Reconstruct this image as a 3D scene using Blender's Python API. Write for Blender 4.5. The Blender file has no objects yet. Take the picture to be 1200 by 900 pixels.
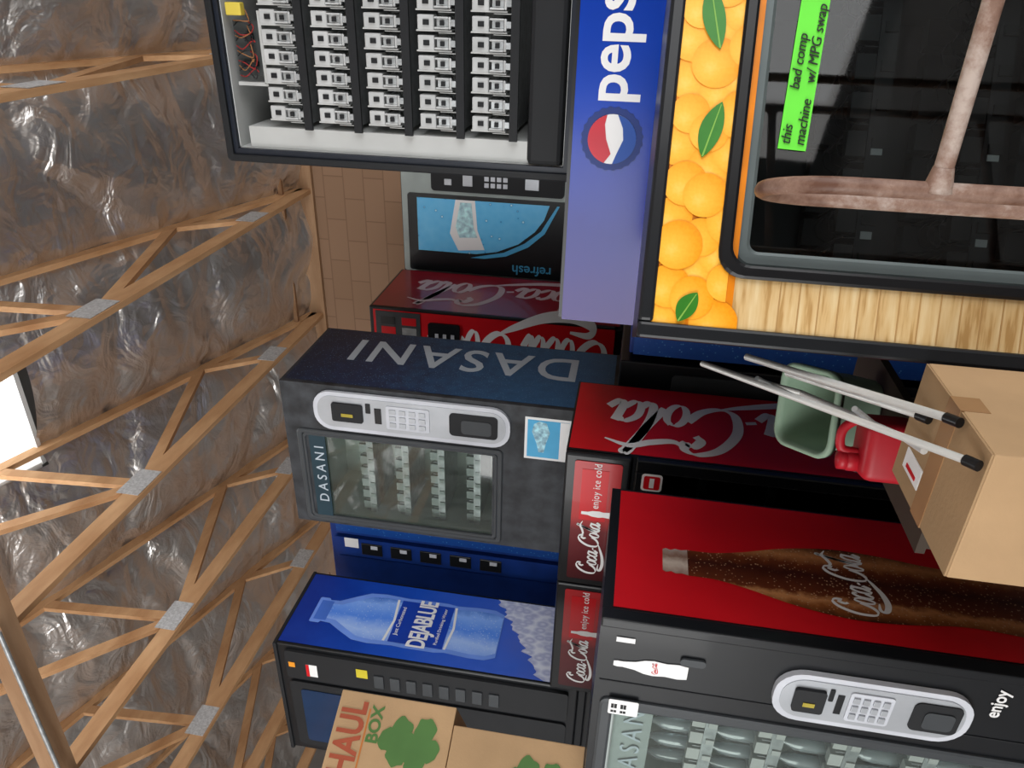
import bpy, bmesh, math, random
from mathutils import Vector, Matrix, noise
random.seed(4)
S=bpy.context.scene
S.view_settings.view_transform='Standard'
COL=S.collection

# ---------------- materials ----------------
def newmat(name,spec=.3):
    m=bpy.data.materials.new(name); m.use_nodes=True
    nt=m.node_tree; b=nt.nodes['Principled BSDF']
    b.inputs['Specular IOR Level'].default_value=spec
    return m,nt,b
def objco(nt,scale=(1,1,1)):
    tc=nt.nodes.new('ShaderNodeTexCoord'); mp=nt.nodes.new('ShaderNodeMapping')
    mp.inputs['Scale'].default_value=scale
    nt.links.new(tc.outputs['Object'],mp.inputs['Vector']); return mp.outputs['Vector']
def ramp(nt,stops):
    r=nt.nodes.new('ShaderNodeValToRGB'); e=r.color_ramp.elements
    while len(e)<len(stops): e.new(.5)
    for i,(p,c) in enumerate(stops):
        e[i].position=p; e[i].color=(c[0],c[1],c[2],1)
    return r
def noisetex(nt,vec,scale,detail=3,rough=.5):
    n=nt.nodes.new('ShaderNodeTexNoise'); n.inputs['Scale'].default_value=scale
    n.inputs['Detail'].default_value=detail; n.inputs['Roughness'].default_value=rough
    nt.links.new(vec,n.inputs['Vector']); return n
def addbump(nt,b,src,strength,dist=.01):
    u=nt.nodes.new('ShaderNodeBump'); u.inputs['Strength'].default_value=strength
    u.inputs['Distance'].default_value=dist
    nt.links.new(src,u.inputs['Height']); nt.links.new(u.outputs['Normal'],b.inputs['Normal'])
def mat(name,c,rough=.5,metal=0,coat=0,var=.1,ns=5,sc=(1,1,1),bump=0,bs=80,spec=.3):
    m,nt,b=newmat(name,spec); v=objco(nt,sc); n=noisetex(nt,v,ns,4)
    r=ramp(nt,[(.3,[x*(1-var) for x in c]),(.7,[min(1,x*(1+var)) for x in c])])
    nt.links.new(n.outputs['Fac'],r.inputs['Fac']); nt.links.new(r.outputs['Color'],b.inputs['Base Color'])
    b.inputs['Roughness'].default_value=rough; b.inputs['Metallic'].default_value=metal
    b.inputs['Coat Weight'].default_value=coat; b.inputs['Coat Roughness'].default_value=.08
    if bump: 
        n2=noisetex(nt,v,bs,3); addbump(nt,b,n2.outputs['Fac'],bump)
    return m
def gradmat(name,axis,a,bb,stops,rough=.3,coat=.4,nz=0,ns=8):
    m,nt,b=newmat(name); v=objco(nt)
    sp=nt.nodes.new('ShaderNodeSeparateXYZ'); nt.links.new(v,sp.inputs[0])
    mr=nt.nodes.new('ShaderNodeMapRange'); mr.inputs['From Min'].default_value=a; mr.inputs['From Max'].default_value=bb
    nt.links.new(sp.outputs[axis],mr.inputs['Value'])
    n=noisetex(nt,v,ns,5,.6)
    ad=nt.nodes.new('ShaderNodeMath'); ad.operation='MULTIPLY_ADD'; ad.inputs[1].default_value=nz
    nt.links.new(n.outputs['Fac'],ad.inputs[0])
    su=nt.nodes.new('ShaderNodeMath'); su.operation='SUBTRACT'; su.inputs[1].default_value=nz*.5
    nt.links.new(mr.outputs[0],su.inputs[0]); nt.links.new(su.outputs[0],ad.inputs[2])
    r=ramp(nt,stops); nt.links.new(ad.outputs[0],r.inputs['Fac'])
    nt.links.new(r.outputs['Color'],b.inputs['Base Color'])
    b.inputs['Roughness'].default_value=rough; b.inputs['Coat Weight'].default_value=coat
    return m
def speckle(m,scale,thr,col):
    # printed condensation droplets mixed over an existing print colour
    nt=m.node_tree; b=nt.nodes['Principled BSDF']; src=b.inputs['Base Color'].links[0].from_socket
    vo=nt.nodes.new('ShaderNodeTexVoronoi'); vo.inputs['Scale'].default_value=scale; nt.links.new(objco(nt),vo.inputs['Vector'])
    n=noisetex(nt,objco(nt),9,3)
    sb=nt.nodes.new('ShaderNodeMath'); sb.operation='MULTIPLY_ADD'; sb.inputs[1].default_value=-.25; nt.links.new(n.outputs['Fac'],sb.inputs[0]); nt.links.new(vo.outputs['Distance'],sb.inputs[2])
    r=nt.nodes.new('ShaderNodeValToRGB'); r.color_ramp.elements[0].position=thr; r.color_ramp.elements[0].color=(.8,.8,.8,1); r.color_ramp.elements[1].position=thr+.06; r.color_ramp.elements[1].color=(0,0,0,1)
    nt.links.new(sb.outputs[0],r.inputs[0])
    mx=nt.nodes.new('ShaderNodeMixRGB'); nt.links.new(r.outputs[0],mx.inputs[0]); nt.links.new(src,mx.inputs[1]); mx.inputs[2].default_value=(*col,1)
    nt.links.new(mx.outputs[0],b.inputs['Base Color']); return m
def vormat(name,scale,stops,rough=.3,coat=.5,sc=(1,1,1),rnd=1):
    m,nt,b=newmat(name); v=objco(nt,sc)
    vo=nt.nodes.new('ShaderNodeTexVoronoi'); vo.inputs['Scale'].default_value=scale
    vo.inputs['Randomness'].default_value=rnd
    nt.links.new(v,vo.inputs['Vector'])
    r=ramp(nt,stops); nt.links.new(vo.outputs['Distance'],r.inputs['Fac'])
    nt.links.new(r.outputs['Color'],b.inputs['Base Color'])
    b.inputs['Roughness'].default_value=rough; b.inputs['Coat Weight'].default_value=coat
    return m
def glassmat(name,tint,haze=.08,hc=(.5,.55,.52),fmin=.06):
    m=bpy.data.materials.new(name); m.use_nodes=True; nt=m.node_tree; nt.nodes.clear()
    o=nt.nodes.new('ShaderNodeOutputMaterial'); t=nt.nodes.new('ShaderNodeBsdfTransparent'); t.inputs[0].default_value=(*tint,1)
    g=nt.nodes.new('ShaderNodeBsdfGlossy'); g.inputs['Roughness'].default_value=.03
    d=nt.nodes.new('ShaderNodeBsdfDiffuse'); d.inputs[0].default_value=(*hc,1)
    v=objco(nt,(12,12,1.5)); n=noisetex(nt,v,2,4)
    mm=nt.nodes.new('ShaderNodeMath'); mm.operation='MULTIPLY'; mm.inputs[1].default_value=haze*2
    nt.links.new(n.outputs['Fac'],mm.inputs[0])
    m1=nt.nodes.new('ShaderNodeMixShader'); nt.links.new(mm.outputs[0],m1.inputs[0]); nt.links.new(t.outputs[0],m1.inputs[1]); nt.links.new(d.outputs[0],m1.inputs[2])
    f=nt.nodes.new('ShaderNodeFresnel'); f.inputs[0].default_value=1.5
    ad=nt.nodes.new('ShaderNodeMath'); ad.operation='ADD'; ad.inputs[1].default_value=fmin; nt.links.new(f.outputs[0],ad.inputs[0])
    m2=nt.nodes.new('ShaderNodeMixShader'); nt.links.new(ad.outputs[0],m2.inputs[0]); nt.links.new(m1.outputs[0],m2.inputs[1]); nt.links.new(g.outputs[0],m2.inputs[2])
    nt.links.new(m2.outputs[0],o.inputs[0]); return m

BLACK=mat('black_enamel',(.008,.009,.011),.35,coat=.1)
BLACKM=mat('black_matte',(.010,.011,.013),.6)
CHAR=mat('worn_charcoal',(.032,.035,.040),.5,var=.6,ns=9)
RUB=mat('rubber_gasket',(.006,.006,.007),.3)
GREYF=mat('grey_frame',(.30,.34,.33),.45,metal=.2)
SILV=mat('silver_plastic',(.42,.44,.47),.35,metal=.3)
LIGHTP=mat('payment_grey',(.56,.58,.63),.35)
DKGREY=mat('dark_grey',(.045,.05,.055),.45)
NAVY=mat('navy_frame',(.010,.014,.024),.45,coat=.05)
WHITE=mat('white_paint',(.85,.85,.84),.4,var=.03)
OFFW=mat('liner_white',(.50,.51,.50),.5,var=.06)
TRAYW=mat('tray_block',(.50,.51,.51),.45,var=.15)
LINER=mat('liner_greengrey',(.46,.53,.48),.5,var=.15,ns=3)
LINERD=mat('liner_dark',(.006,.007,.008),.5)
TRAYD=mat('tray_dark',(.012,.013,.015),.5)
GALV=mat('galvanised',(.40,.42,.43),.4,metal=.6,var=.2,ns=30)
PLATE=mat('gusset_metal',(.60,.61,.62),.45,metal=.3,var=.25,ns=60)
RED=mat('coke_red',(.58,.006,.012),.4,coat=.05,var=.05)
REDD=mat('deep_red',(.26,.007,.018),.3,coat=.5,var=.15,ns=2)
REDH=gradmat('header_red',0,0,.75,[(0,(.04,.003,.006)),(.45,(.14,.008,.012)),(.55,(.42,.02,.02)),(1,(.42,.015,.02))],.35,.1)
TXW=mat('print_white',(.82,.82,.82),.4,var=.02)
TXG=mat('print_silver',(.46,.52,.58),.4,var=.06)
TXB=mat('print_black',(.01,.01,.01),.5)
TXBL=mat('print_blue',(.01,.07,.35),.4)
CYAN=mat('print_cyan',(.08,.40,.68),.4)
GREENP=mat('print_green',(.07,.17,.04),.6)
PEPB=gradmat('blue_header',0,0,1.2,[(0,(.035,.014,.17)),(.3,(.006,.014,.22)),(.7,(.003,.05,.42)),(1,(.003,.035,.32))],.22,.03,.2,3)
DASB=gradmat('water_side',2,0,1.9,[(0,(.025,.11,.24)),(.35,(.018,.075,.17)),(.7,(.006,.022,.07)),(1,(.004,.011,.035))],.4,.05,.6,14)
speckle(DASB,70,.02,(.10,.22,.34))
DEJB=gradmat('blue_side',2,0,1.85,[(0,(.10,.14,.5)),(.3,(.05,.13,.62)),(.6,(.012,.08,.52)),(1,(.004,.03,.28))],.35,.1,.35,5)
ICE=vormat('ice',16,[(0,(.72,.74,.88)),(.4,(.42,.46,.68)),(.8,(.75,.78,.9))],.4,.05,sc=(1,1.6,1))
BOTBL=gradmat('blue_bottle',1,.1,.5,[(0,(.20,.36,.85)),(.25,(.38,.55,.95)),(.5,(.09,.26,.85)),(.8,(.24,.44,.95)),(1,(.04,.15,.6))],.35,.1,.3,10)
speckle(BOTBL,60,.02,(.5,.65,.95))
BUBB=vormat('bubble_blue',16,[(0,(.65,.88,.98)),(.10,(.5,.8,.95)),(.17,(.03,.25,.6)),(.22,(.12,.5,.85)),(1,(.16,.55,.88))],coat=.1)
BUBD=vormat('bubble_darkblue',40,[(0,(.15,.4,.7)),(.2,(.01,.07,.3)),(1,(.01,.06,.28))],coat=.1)
PEPM=mat('cobalt_enamel',(.008,.035,.20),.35,coat=.1,var=.2)
def orangem(name='orange_print'):
    m,nt,b=newmat(name); v=objco(nt)
    vo=nt.nodes.new('ShaderNodeVectorMath'); vo.operation='LENGTH'; 
    sub=nt.nodes.new('ShaderNodeVectorMath'); sub.operation='ADD'; sub.inputs[1].default_value=(.012,0,-.014)
    nt.links.new(v,sub.inputs[0]); nt.links.new(sub.outputs[0],vo.inputs[0])
    n=noisetex(nt,v,130,2)
    mx=nt.nodes.new('ShaderNodeMath'); mx.operation='MULTIPLY_ADD'; mx.inputs[1].default_value=.03; nt.links.new(n.outputs['Fac'],mx.inputs[0]); nt.links.new(vo.outputs['Value'],mx.inputs[2])
    mr=nt.nodes.new('ShaderNodeMapRange'); mr.inputs['From Min'].default_value=0; mr.inputs['From Max'].default_value=.115
    nt.links.new(mx.outputs[0],mr.inputs['Value'])
    r=ramp(nt,[(0,(1.0,.60,.13)),(.3,(.97,.46,.04)),(.65,(.90,.33,.005)),(.9,(.74,.21,0)),(1,(.62,.15,0))])
    nt.links.new(mr.outputs[0],r.inputs['Fac']); nt.links.new(r.outputs['Color'],b.inputs['Base Color']); b.inputs['Roughness'].default_value=.4; b.inputs['Coat Weight'].default_value=.05
    return m
ORNG=orangem(); ORNBG=mat('orange_shadow_print',(.66,.19,.0),.4,var=.3)
LEAF=gradmat('leaf_print',2,1.2,1.85,[(0,(.02,.13,.01)),(.5,(.04,.22,.015)),(1,(.02,.15,.01))],.4,.1,.6,25)
LEAFL=mat('leaf_vein',(.2,.4,.06),.4)
def straw():
    m,nt,b=newmat('slat_print'); v=objco(nt,(.10,1,1))
    n=noisetex(nt,v,70,3); r=ramp(nt,[(.34,(.45,.26,.09)),(.44,(.62,.41,.18)),(.7,(.72,.55,.30))])
    nt.links.new(n.outputs['Fac'],r.inputs['Fac']); nt.links.new(r.outputs['Color'],b.inputs['Base Color']); b.inputs['Roughness'].default_value=.45
    return m
STRAW=straw()
COKEB=gradmat('bottle_print',1,.145,.485,[(0,(.05,.012,.006)),(.12,(.26,.08,.02)),(.22,(.55,.24,.09)),(.29,(.14,.03,.01)),(.55,(.05,.010,.006)),(.70,(.16,.035,.01)),(.84,(.50,.20,.07)),(1,(.06,.015,.006))],.3,.15,.18,26)
speckle(COKEB,75,.05,(.50,.30,.18))
CAPM=gradmat('bottle_rim_print',1,.25,.38,[(0,(.3,.18,.14)),(.4,(.6,.5,.42)),(.7,(.25,.14,.1)),(1,(.45,.36,.32))],.4,.05,.4,30)
GREENT=mat('neon_tape',(.14,.72,.05),.6,var=.04)
CARD=mat('cardboard',(.36,.23,.12),.85,var=.12,ns=4,bump=.1)
CARD2=mat('cardboard_light',(.45,.29,.155),.85,var=.1,ns=4,bump=.1)
TAPE=mat('packing_tape',(.34,.19,.09),.25)
GASR=mat('gas_red',(.40,.012,.022),.4,var=.15)
SAGE=mat('sage_plastic',(.24,.34,.25),.5,var=.08)
ALUW=mat('painted_tube',(.60,.60,.58),.35,metal=.3)
def rust():
    m,nt,b=newmat('rusty_paint'); v=objco(nt); n=noisetex(nt,v,9,6,.7)
    r=ramp(nt,[(.35,(.12,.055,.035)),(.52,(.26,.16,.12)),(.66,(.48,.39,.34))])
    nt.links.new(n.outputs['Fac'],r.inputs['Fac']); nt.links.new(r.outputs['Color'],b.inputs['Base Color']); b.inputs['Roughness'].default_value=.45
    addbump(nt,b,n.outputs['Fac'],.2); return m
RUST=rust()
def wood(name,sc,c0=(.40,.20,.085),c1=(.66,.40,.21)):
    m,nt,b=newmat(name); v=objco(nt,sc); n=noisetex(nt,v,9,5,.6)
    r=ramp(nt,[(.3,c0),(.7,c1)]); nt.links.new(n.outputs['Fac'],r.inputs['Fac']); nt.links.new(r.outputs['Color'],b.inputs['Base Color'])
    b.inputs['Roughness'].default_value=.7; addbump(nt,b,n.outputs['Fac'],.15); return m
WOOD=wood('pine_truss',(1,.15,.6)); WOODX=wood('pine_girder',(.12,1,1),(.26,.14,.07),(.42,.26,.15))
WOODD=mat('dark_board',(.05,.035,.025),.7)
def foil():
    m,nt,b=newmat('foil_insulation',.5)
    n1=noisetex(nt,objco(nt,(1,1.6,1)),2.6,3,.45); n1.inputs['Distortion'].default_value=1.0
    n2=noisetex(nt,objco(nt,(1.2,1,1)),8,3,.5); n2.inputs['Distortion'].default_value=1.2
    ad=nt.nodes.new('ShaderNodeMath'); ad.operation='MULTIPLY_ADD'; ad.inputs[1].default_value=.16
    nt.links.new(n2.outputs['Fac'],ad.inputs[0]); nt.links.new(n1.outputs['Fac'],ad.inputs[2])
    addbump(nt,b,ad.outputs[0],.5,.13)
    r=ramp(nt,[(.3,(.64,.615,.595)),(.7,(.80,.775,.755))]); nt.links.new(n1.outputs['Fac'],r.inputs['Fac']); nt.links.new(r.outputs['Color'],b.inputs['Base Color'])
    b.inputs['Metallic'].default_value=.82; b.inputs['Roughness'].default_value=.29; return m
FOIL=foil()
def brickm():
    m,nt,b=newmat('kraft_wall'); tc=nt.nodes.new('ShaderNodeTexCoord'); sp=nt.nodes.new('ShaderNodeSeparateXYZ'); cb=nt.nodes.new('ShaderNodeCombineXYZ')
    nt.links.new(tc.outputs['Object'],sp.inputs[0]); nt.links.new(sp.outputs[0],cb.inputs[0]); nt.links.new(sp.outputs[2],cb.inputs[1])
    k=nt.nodes.new('ShaderNodeTexBrick'); k.inputs['Scale'].default_value=1; k.inputs['Brick Width'].default_value=.42; k.inputs['Row Height'].default_value=.2
    k.inputs['Mortar Size'].default_value=.006; k.inputs['Color1'].default_value=(.31,.19,.12,1); k.inputs['Color2'].default_value=(.28,.17,.105,1); k.inputs['Mortar'].default_value=(.22,.13,.08,1)
    nt.links.new(cb.outputs[0],k.inputs['Vector']); nt.links.new(k.outputs['Color'],b.inputs['Base Color']); b.inputs['Roughness'].default_value=.85
    addbump(nt,b,k.outputs['Fac'],-.2); return m
KRAFT=brickm()
CONC=mat('concrete',(.22,.21,.20),.75,var=.2,ns=2,bump=.2)
SHEET=mat('wall_sheet',(.24,.23,.22),.5,var=.1)
GL=glassmat('clear_glass',(.88,.94,.91),.10,(.36,.42,.39),.02)
GLD=glassmat('dark_glass',(.5,.55,.55),.0,fmin=.0)
PLAST=glassmat('bottle_plastic',(.8,.88,.92),.35,(.6,.68,.72),.05)

# ---------------- geometry helpers ----------------
def empty(name,loc,rz=0,rot=None):
    e=bpy.data.objects.new(name,None); e.empty_display_size=.1; e.location=loc
    e.rotation_euler=rot if rot else (0,0,rz); COL.objects.link(e); return e
def link(P,name,me,m,loc=None):
    o=bpy.data.objects.new(name,me); COL.objects.link(o)
    if m: me.materials.append(m)
    if P: o.parent=P
    if loc: o.location=loc
    return o
def addbox(bm,x0,x1,y0,y1,z0,z1):
    vs=[bm.verts.new(p) for p in [(x0,y0,z0),(x1,y0,z0),(x1,y1,z0),(x0,y1,z0),(x0,y0,z1),(x1,y0,z1),(x1,y1,z1),(x0,y1,z1)]]
    for f in [(3,2,1,0),(4,5,6,7),(0,1,5,4),(1,2,6,5),(2,3,7,6),(3,0,4,7)]: bm.faces.new([vs[i] for i in f])
def boxes(P,name,m,L,bev=0,seg=2):
    bm=bmesh.new()
    for b in L: addbox(bm,*b)
    me=bpy.data.meshes.new(name); bm.to_mesh(me); bm.free(); o=link(P,name,me,m)
    if bev:
        k=o.modifiers.new('b','BEVEL'); k.width=bev; k.segments=seg; k.limit_method='ANGLE'
    return o
FR=(Vector((1,0,0)),Vector((0,0,1))); SD=(Vector((0,1,0)),Vector((0,0,1)))
SDV=(Vector((0,0,1)),Vector((0,-1,0))); FRV=(Vector((0,0,1)),Vector((-1,0,0)))
def decal(P,name,pts,org,E,m,th=0,off=.002):
    e1,e2=E; n=e1.cross(e2); org=Vector(org)
    bm=bmesh.new(); top=[bm.verts.new(org+e1*u+e2*v+n*(off+th)) for u,v in pts]
    bm.faces.new(top)
    if th:
        bot=[bm.verts.new(org+e1*u+e2*v+n*off) for u,v in pts]; N=len(pts)
        for i in range(N):
            j=(i+1)%N; bm.faces.new([top[i],bot[i],bot[j],top[j]])
        bmesh.ops.recalc_face_normals(bm,faces=bm.faces)
    me=bpy.data.meshes.new(name); bm.to_mesh(me); bm.free(); return link(P,name,me,m)
def rr(u0,v0,u1,v1,r,n=6):
    P=[]
    for cx,cy,a in [(u1-r,v1-r,0),(u0+r,v1-r,90),(u0+r,v0+r,180),(u1-r,v0+r,270)]:
        for i in range(n+1):
            t=math.radians(a+90*i/n); P.append((cx+r*math.cos(t),cy+r*math.sin(t)))
    return P
def rect(u0,v0,u1,v1): return [(u0,v0),(u1,v0),(u1,v1),(u0,v1)]
def circ(cx,cy,r,n=32,ry=None):
    ry=ry or r; return [(cx+r*math.cos(2*math.pi*i/n),cy+ry*math.sin(2*math.pi*i/n)) for i in range(n)]
def text(P,name,s,size,org,E,m,off=.003,sp=1,shear=0,bold=0,sx=1,al='LEFT',sy=1):
    c=bpy.data.curves.new(name,'FONT'); c.body=s; c.size=size; c.space_character=sp; c.shear=shear; c.offset=bold; c.extrude=.0008; c.align_x=al
    c.resolution_u=4
    o=bpy.data.objects.new(name,c); COL.objects.link(o); c.materials.append(m); o.parent=P
    e1,e2=E; n=e1.cross(e2); M=Matrix.Identity(4)
    for i in range(3): M[i][0]=e1[i]*sx; M[i][1]=e2[i]*sy; M[i][2]=n[i]; M[i][3]=org[i]+n[i]*off
    o.matrix_local=M; return o
def cat(pts,n=10):
    P=[Vector(p) for p in pts]; P=[P[0]*2-P[1]]+P+[P[-1]*2-P[-2]]; out=[]
    for i in range(1,len(P)-2):
        for k in range(n):
            t=k/n; a,b,c,d=P[i-1],P[i],P[i+1],P[i+2]
            out.append(.5*((2*b)+(c-a)*t+(2*a-5*b+4*c-d)*t*t+(3*b-a-3*c+d)*t**3))
    out.append(P[-2].copy()); return out
Cg=[(.66,.64),(.58,.74),(.66,.86),(.77,.80),(.74,.94),(.56,1.0),(.30,.86),(.13,.5),(.2,.12),(.42,0),(.66,.1),(.82,.34)]
def og(x): return [(x+.13*math.cos(t),.23+.23*math.sin(t)) for t in [math.radians(70+i*36) for i in range(11)]]
ag=[(1.76,.38),(1.66,.46),(1.52,.32),(1.52,.08),(1.62,0),(1.74,.14)]
ag2=[(1.80,.46),(1.78,.3),(1.77,.08),(1.84,0),(1.96,.16)]
def sh(L,dx): return [(x+dx,y) for x,y in L]
SW1=[(2.5,.0),(2.2,-.1),(1.6,-.26),(1.0,-.3),(.55,-.2),(.6,-.08),(1.0,-.1)]; SW2=[(2.82,.94),(3.0,.80),(3.3,.86),(3.55,.96),(3.9,.86)]
GLY=[(Cg,.11),(og(.99),.085),([(1.43,.36),(1.35,.46),(1.21,.32),(1.2,.08),(1.31,0),(1.46,.14)],.09),(ag,.09),(ag2,.10),([(1.98,.22),(2.12,.25)],.08),
 (sh(Cg,2.08),.11),(og(3.07),.085),([(3.26,.1),(3.40,.5),(3.54,.95),(3.60,1.08),(3.54,1.05),(3.42,.5),(3.42,.1),(3.5,0),(3.58,.1)],.10),(sh(ag,2.08),.09),(sh(ag2,2.08),.10),
 (SW1,.10),(SW2,.07)]
def script(P,name,org,E,length,m,off=.003,sy=1):
    e1,e2=E; n=e1.cross(e2); org=Vector(org); bm=bmesh.new(); s=length/4.3
    k=0
    for pts,w in GLY:
        C=cat([Vector((x+.22*y,y)) for x,y in pts],8); L=[];k+=1
        for i,p in enumerate(C):
            t=(C[min(i+1,len(C)-1)]-C[max(i-1,0)])
            if t.length<1e-6: t=Vector((1,0))
            t.normalize(); nn=Vector((-t.y,t.x))
            ww=w*(.22+.78*abs(t.y*.92+t.x*.25)); 
            if pts is SW1 or pts is SW2: 
                q=i/(len(C)-1); ww=w*(.25+.9*math.sin(math.pi*q))
            L.append((p+nn*ww*.5*1.35,p-nn*ww*.5*1.35))
        vs=[[bm.verts.new(org+e1*(q.x*s)+e2*(q.y*s*1.18*sy)+n*(off+k*.00004)) for q in pr] for pr in L]
        for i in range(len(vs)-1):
            bm.faces.new([vs[i][0],vs[i][1],vs[i+1][1],vs[i+1][0]])
    me=bpy.data.meshes.new(name); bm.to_mesh(me); bm.free(); return link(P,name,me,m)
def tube(P,name,pts,r,m,cyc=False,smooth=False):
    c=bpy.data.curves.new(name,'CURVE'); c.dimensions='3D'; c.bevel_depth=r; c.bevel_resolution=4; c.use_fill_caps=True
    if smooth: pts=[tuple(p) for p in cat([Vector(p) for p in pts],8)]
    s=c.splines.new('POLY'); s.points.add(len(pts)-1)
    for i,p in enumerate(pts): s.points[i].co=(*p,1)
    s.use_cyclic_u=cyc; s.use_smooth=True
    o=bpy.data.objects.new(name,c); COL.objects.link(o); c.materials.append(m)
    if P: o.parent=P
    return o
def lathe(P,name,prof,m,loc=(0,0,0),n=20,M=None):
    bm=bmesh.new(); R=[]
    for r,z in prof: R.append([bm.verts.new((r*math.cos(2*math.pi*i/n),r*math.sin(2*math.pi*i/n),z)) for i in range(n)])
    for a,b in zip(R,R[1:]):
        for i in range(n): bm.faces.new([a[i],a[(i+1)%n],b[(i+1)%n],b[i]])
    bm.faces.new(R[-1]); bm.faces.new(R[0][::-1])
    for f in bm.faces: f.smooth=True
    if M: bm.transform(M)
    me=bpy.data.meshes.new(name); bm.to_mesh(me); bm.free(); return link(P,name,me,m,loc)
def cabinet(P,w,D,H,m,win=None,cav=.5,liner=None,bev=.008):
    if not win: return boxes(P,'cabinet',m,[(0,w,0,D,.05,H),(.03,w-.03,.03,D-.03,0,.05)],bev)
    x0,x1,z0,z1=win
    boxes(P,'cabinet',m,[(0,x0,0,D,0,H),(x1,w,0,D,0,H),(x0,x1,0,D,z1,H),(x0,x1,0,D,0,z0),(x0,x1,cav,D,z0,z1)],0)
    if liner:
        t=.004
        boxes(P,'liner',liner,[(x0,x0+t,.02,cav,z0,z1),(x1-t,x1,.02,cav,z0,z1),(x0,x1,.02,cav,z0,z0+t),(x0,x1,.02,cav,z1-t,z1),(x0,x1,cav-t,cav,z0,z1)])
def frame(P,name,x0,x1,z0,z1,t,m,y0=-.012,y1=.0,r=.03):
    o=rr(x0,z0,x1,z1,r); i=rr(x0+t,z0+t,x1-t,z1-t,max(.005,r-t*.5)); bm=bmesh.new()
    rings=[[bm.verts.new((u,y,v)) for u,v in pts] for pts,y in [(o,y1),(o,y0+.004),([(u+(iu-u)*.2,v+(iv-v)*.2) for (u,v),(iu,iv) in zip(o,i)],y0),([(u+(iu-u)*.8,v+(iv-v)*.8) for (u,v),(iu,iv) in zip(o,i)],y0),(i,y0+.004),(i,y1+.01)]]
    N=len(o)
    for a,b in zip(rings,rings[1:]):
        for k in range(N):
            bm.faces.new([a[k],a[(k+1)%N],b[(k+1)%N],b[k]])
    bmesh.ops.recalc_face_normals(bm,faces=bm.faces)
    me=bpy.data.meshes.new(name); bm.to_mesh(me); bm.free(); return link(P,name,me,m)
def shelves(P,x0,x1,zs,y0,y1,n,mr=GALV,mi=OFFW,bot=True):
    R=[];I=[];K=[]
    for z in zs:
        R.append((x0+.006,x1-.006,y0,y1,z,z+.006)); R.append((x0+.006,x1-.006,y0-.006,y0,z-.012,z+.03))
        for i in range(n):
            a=x0+.01+(x1-x0-.02)*i/n; b=x0+.01+(x1-x0-.02)*(i+1)/n
            R.append((a,a+.003,y0,y1,z,z+.06))
            I.append((a+.015,b-.015,y0+.0,y0+.03,z+.03,z+.075))
            I.append(((a+b)/2-.012,(a+b)/2+.012,y0-.012,y0-.006,z-.01,z+.02))
            K.append((a+.01,b-.01,y1-.06,y1-.01,z+.02,z+.1))
    boxes(P,'shelf_trays',mr,R); boxes(P,'slot_fronts',mi,I); boxes(P,'slot_motors',TRAYD,K)
AMB=mat('amber',(.4,.32,.04),.4)
def pay_panel(P,x0,x1,z0,z1,y=0):
    w=x1-x0;h=z1-z0
    decal(P,'payment_panel',rr(x0,z0,x1,z1,w*.42),(0,y,0),FR,LIGHTP,.02)
    decal(P,'payment_panel_inset',rr(x0+w*.1,z0+w*.1,x1-w*.1,z1-w*.1,w*.34),(0,y,0),FR,SILV,.004,.021)
    Y=y-.026
    decal(P,'coin_return',rr(x0+w*.22,z0+h*.06,x1-w*.2,z0+h*.3,w*.1),(0,Y,0),FR,BLACKM,.004,0)
    decal(P,'coin_return_cup',rr(x0+w*.3,z0+h*.09,x1-w*.35,z0+h*.24,w*.08),(0,Y-.004,0),FR,DKGREY,.004,0)
    decal(P,'keypad_plate',rr(x0+w*.2,z0+h*.4,x1-w*.2,z0+h*.62,w*.05),(0,Y,0),FR,LIGHTP,.004,0)
    L=[]
    for i in range(3):
        for j in range(4):
            a=x0+w*(.27+.17*i); b=z0+h*(.42+.05*j); L.append((a,a+w*.11,Y-.010,Y-.004,b,b+h*.033))
    boxes(P,'keypad_buttons',SILV,L,.001)
    decal(P,'display',rect(x0+w*.3,z0+h*.645,x1-w*.3,z0+h*.68),(0,Y,0),FR,BLACK,.002,0)
    decal(P,'bill_slot',rr(x0+w*.28,z0+h*.74,x1-w*.25,z0+h*.9,w*.05),(0,Y,0),FR,BLACKM,.012,0)
    decal(P,'bill_light',rect(x0+w*.42,z0+h*.79,x0+w*.5,z0+h*.85),(0,Y-.013,0),FR,AMB,.002,0)
    decal(P,'coin_slot',rr(x0+w*.55,z0+h*.70,x1-w*.2,z0+h*.725,.004),(0,Y,0),FR,BLACK,.003,0)
def lowmachine(loc,w,D,H,m,name='vending_machine'):
    P=empty(name,loc); cabinet(P,w,D,H,m)
    decal(P,'door_panel',rr(.05,.12,w*.68,H-.06,.03),(0,0,0),FR,DKGREY,.008)
    decal(P,'control_panel',rr(w*.74,H*.45,w-.05,H*.85,.03),(0,0,0),FR,DKGREY,.01)
    decal(P,'delivery_flap',rr(w*.12,.18,w*.6,.36,.02),(0,-.01,0),FR,BLACKM,.01)
    return P

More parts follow.
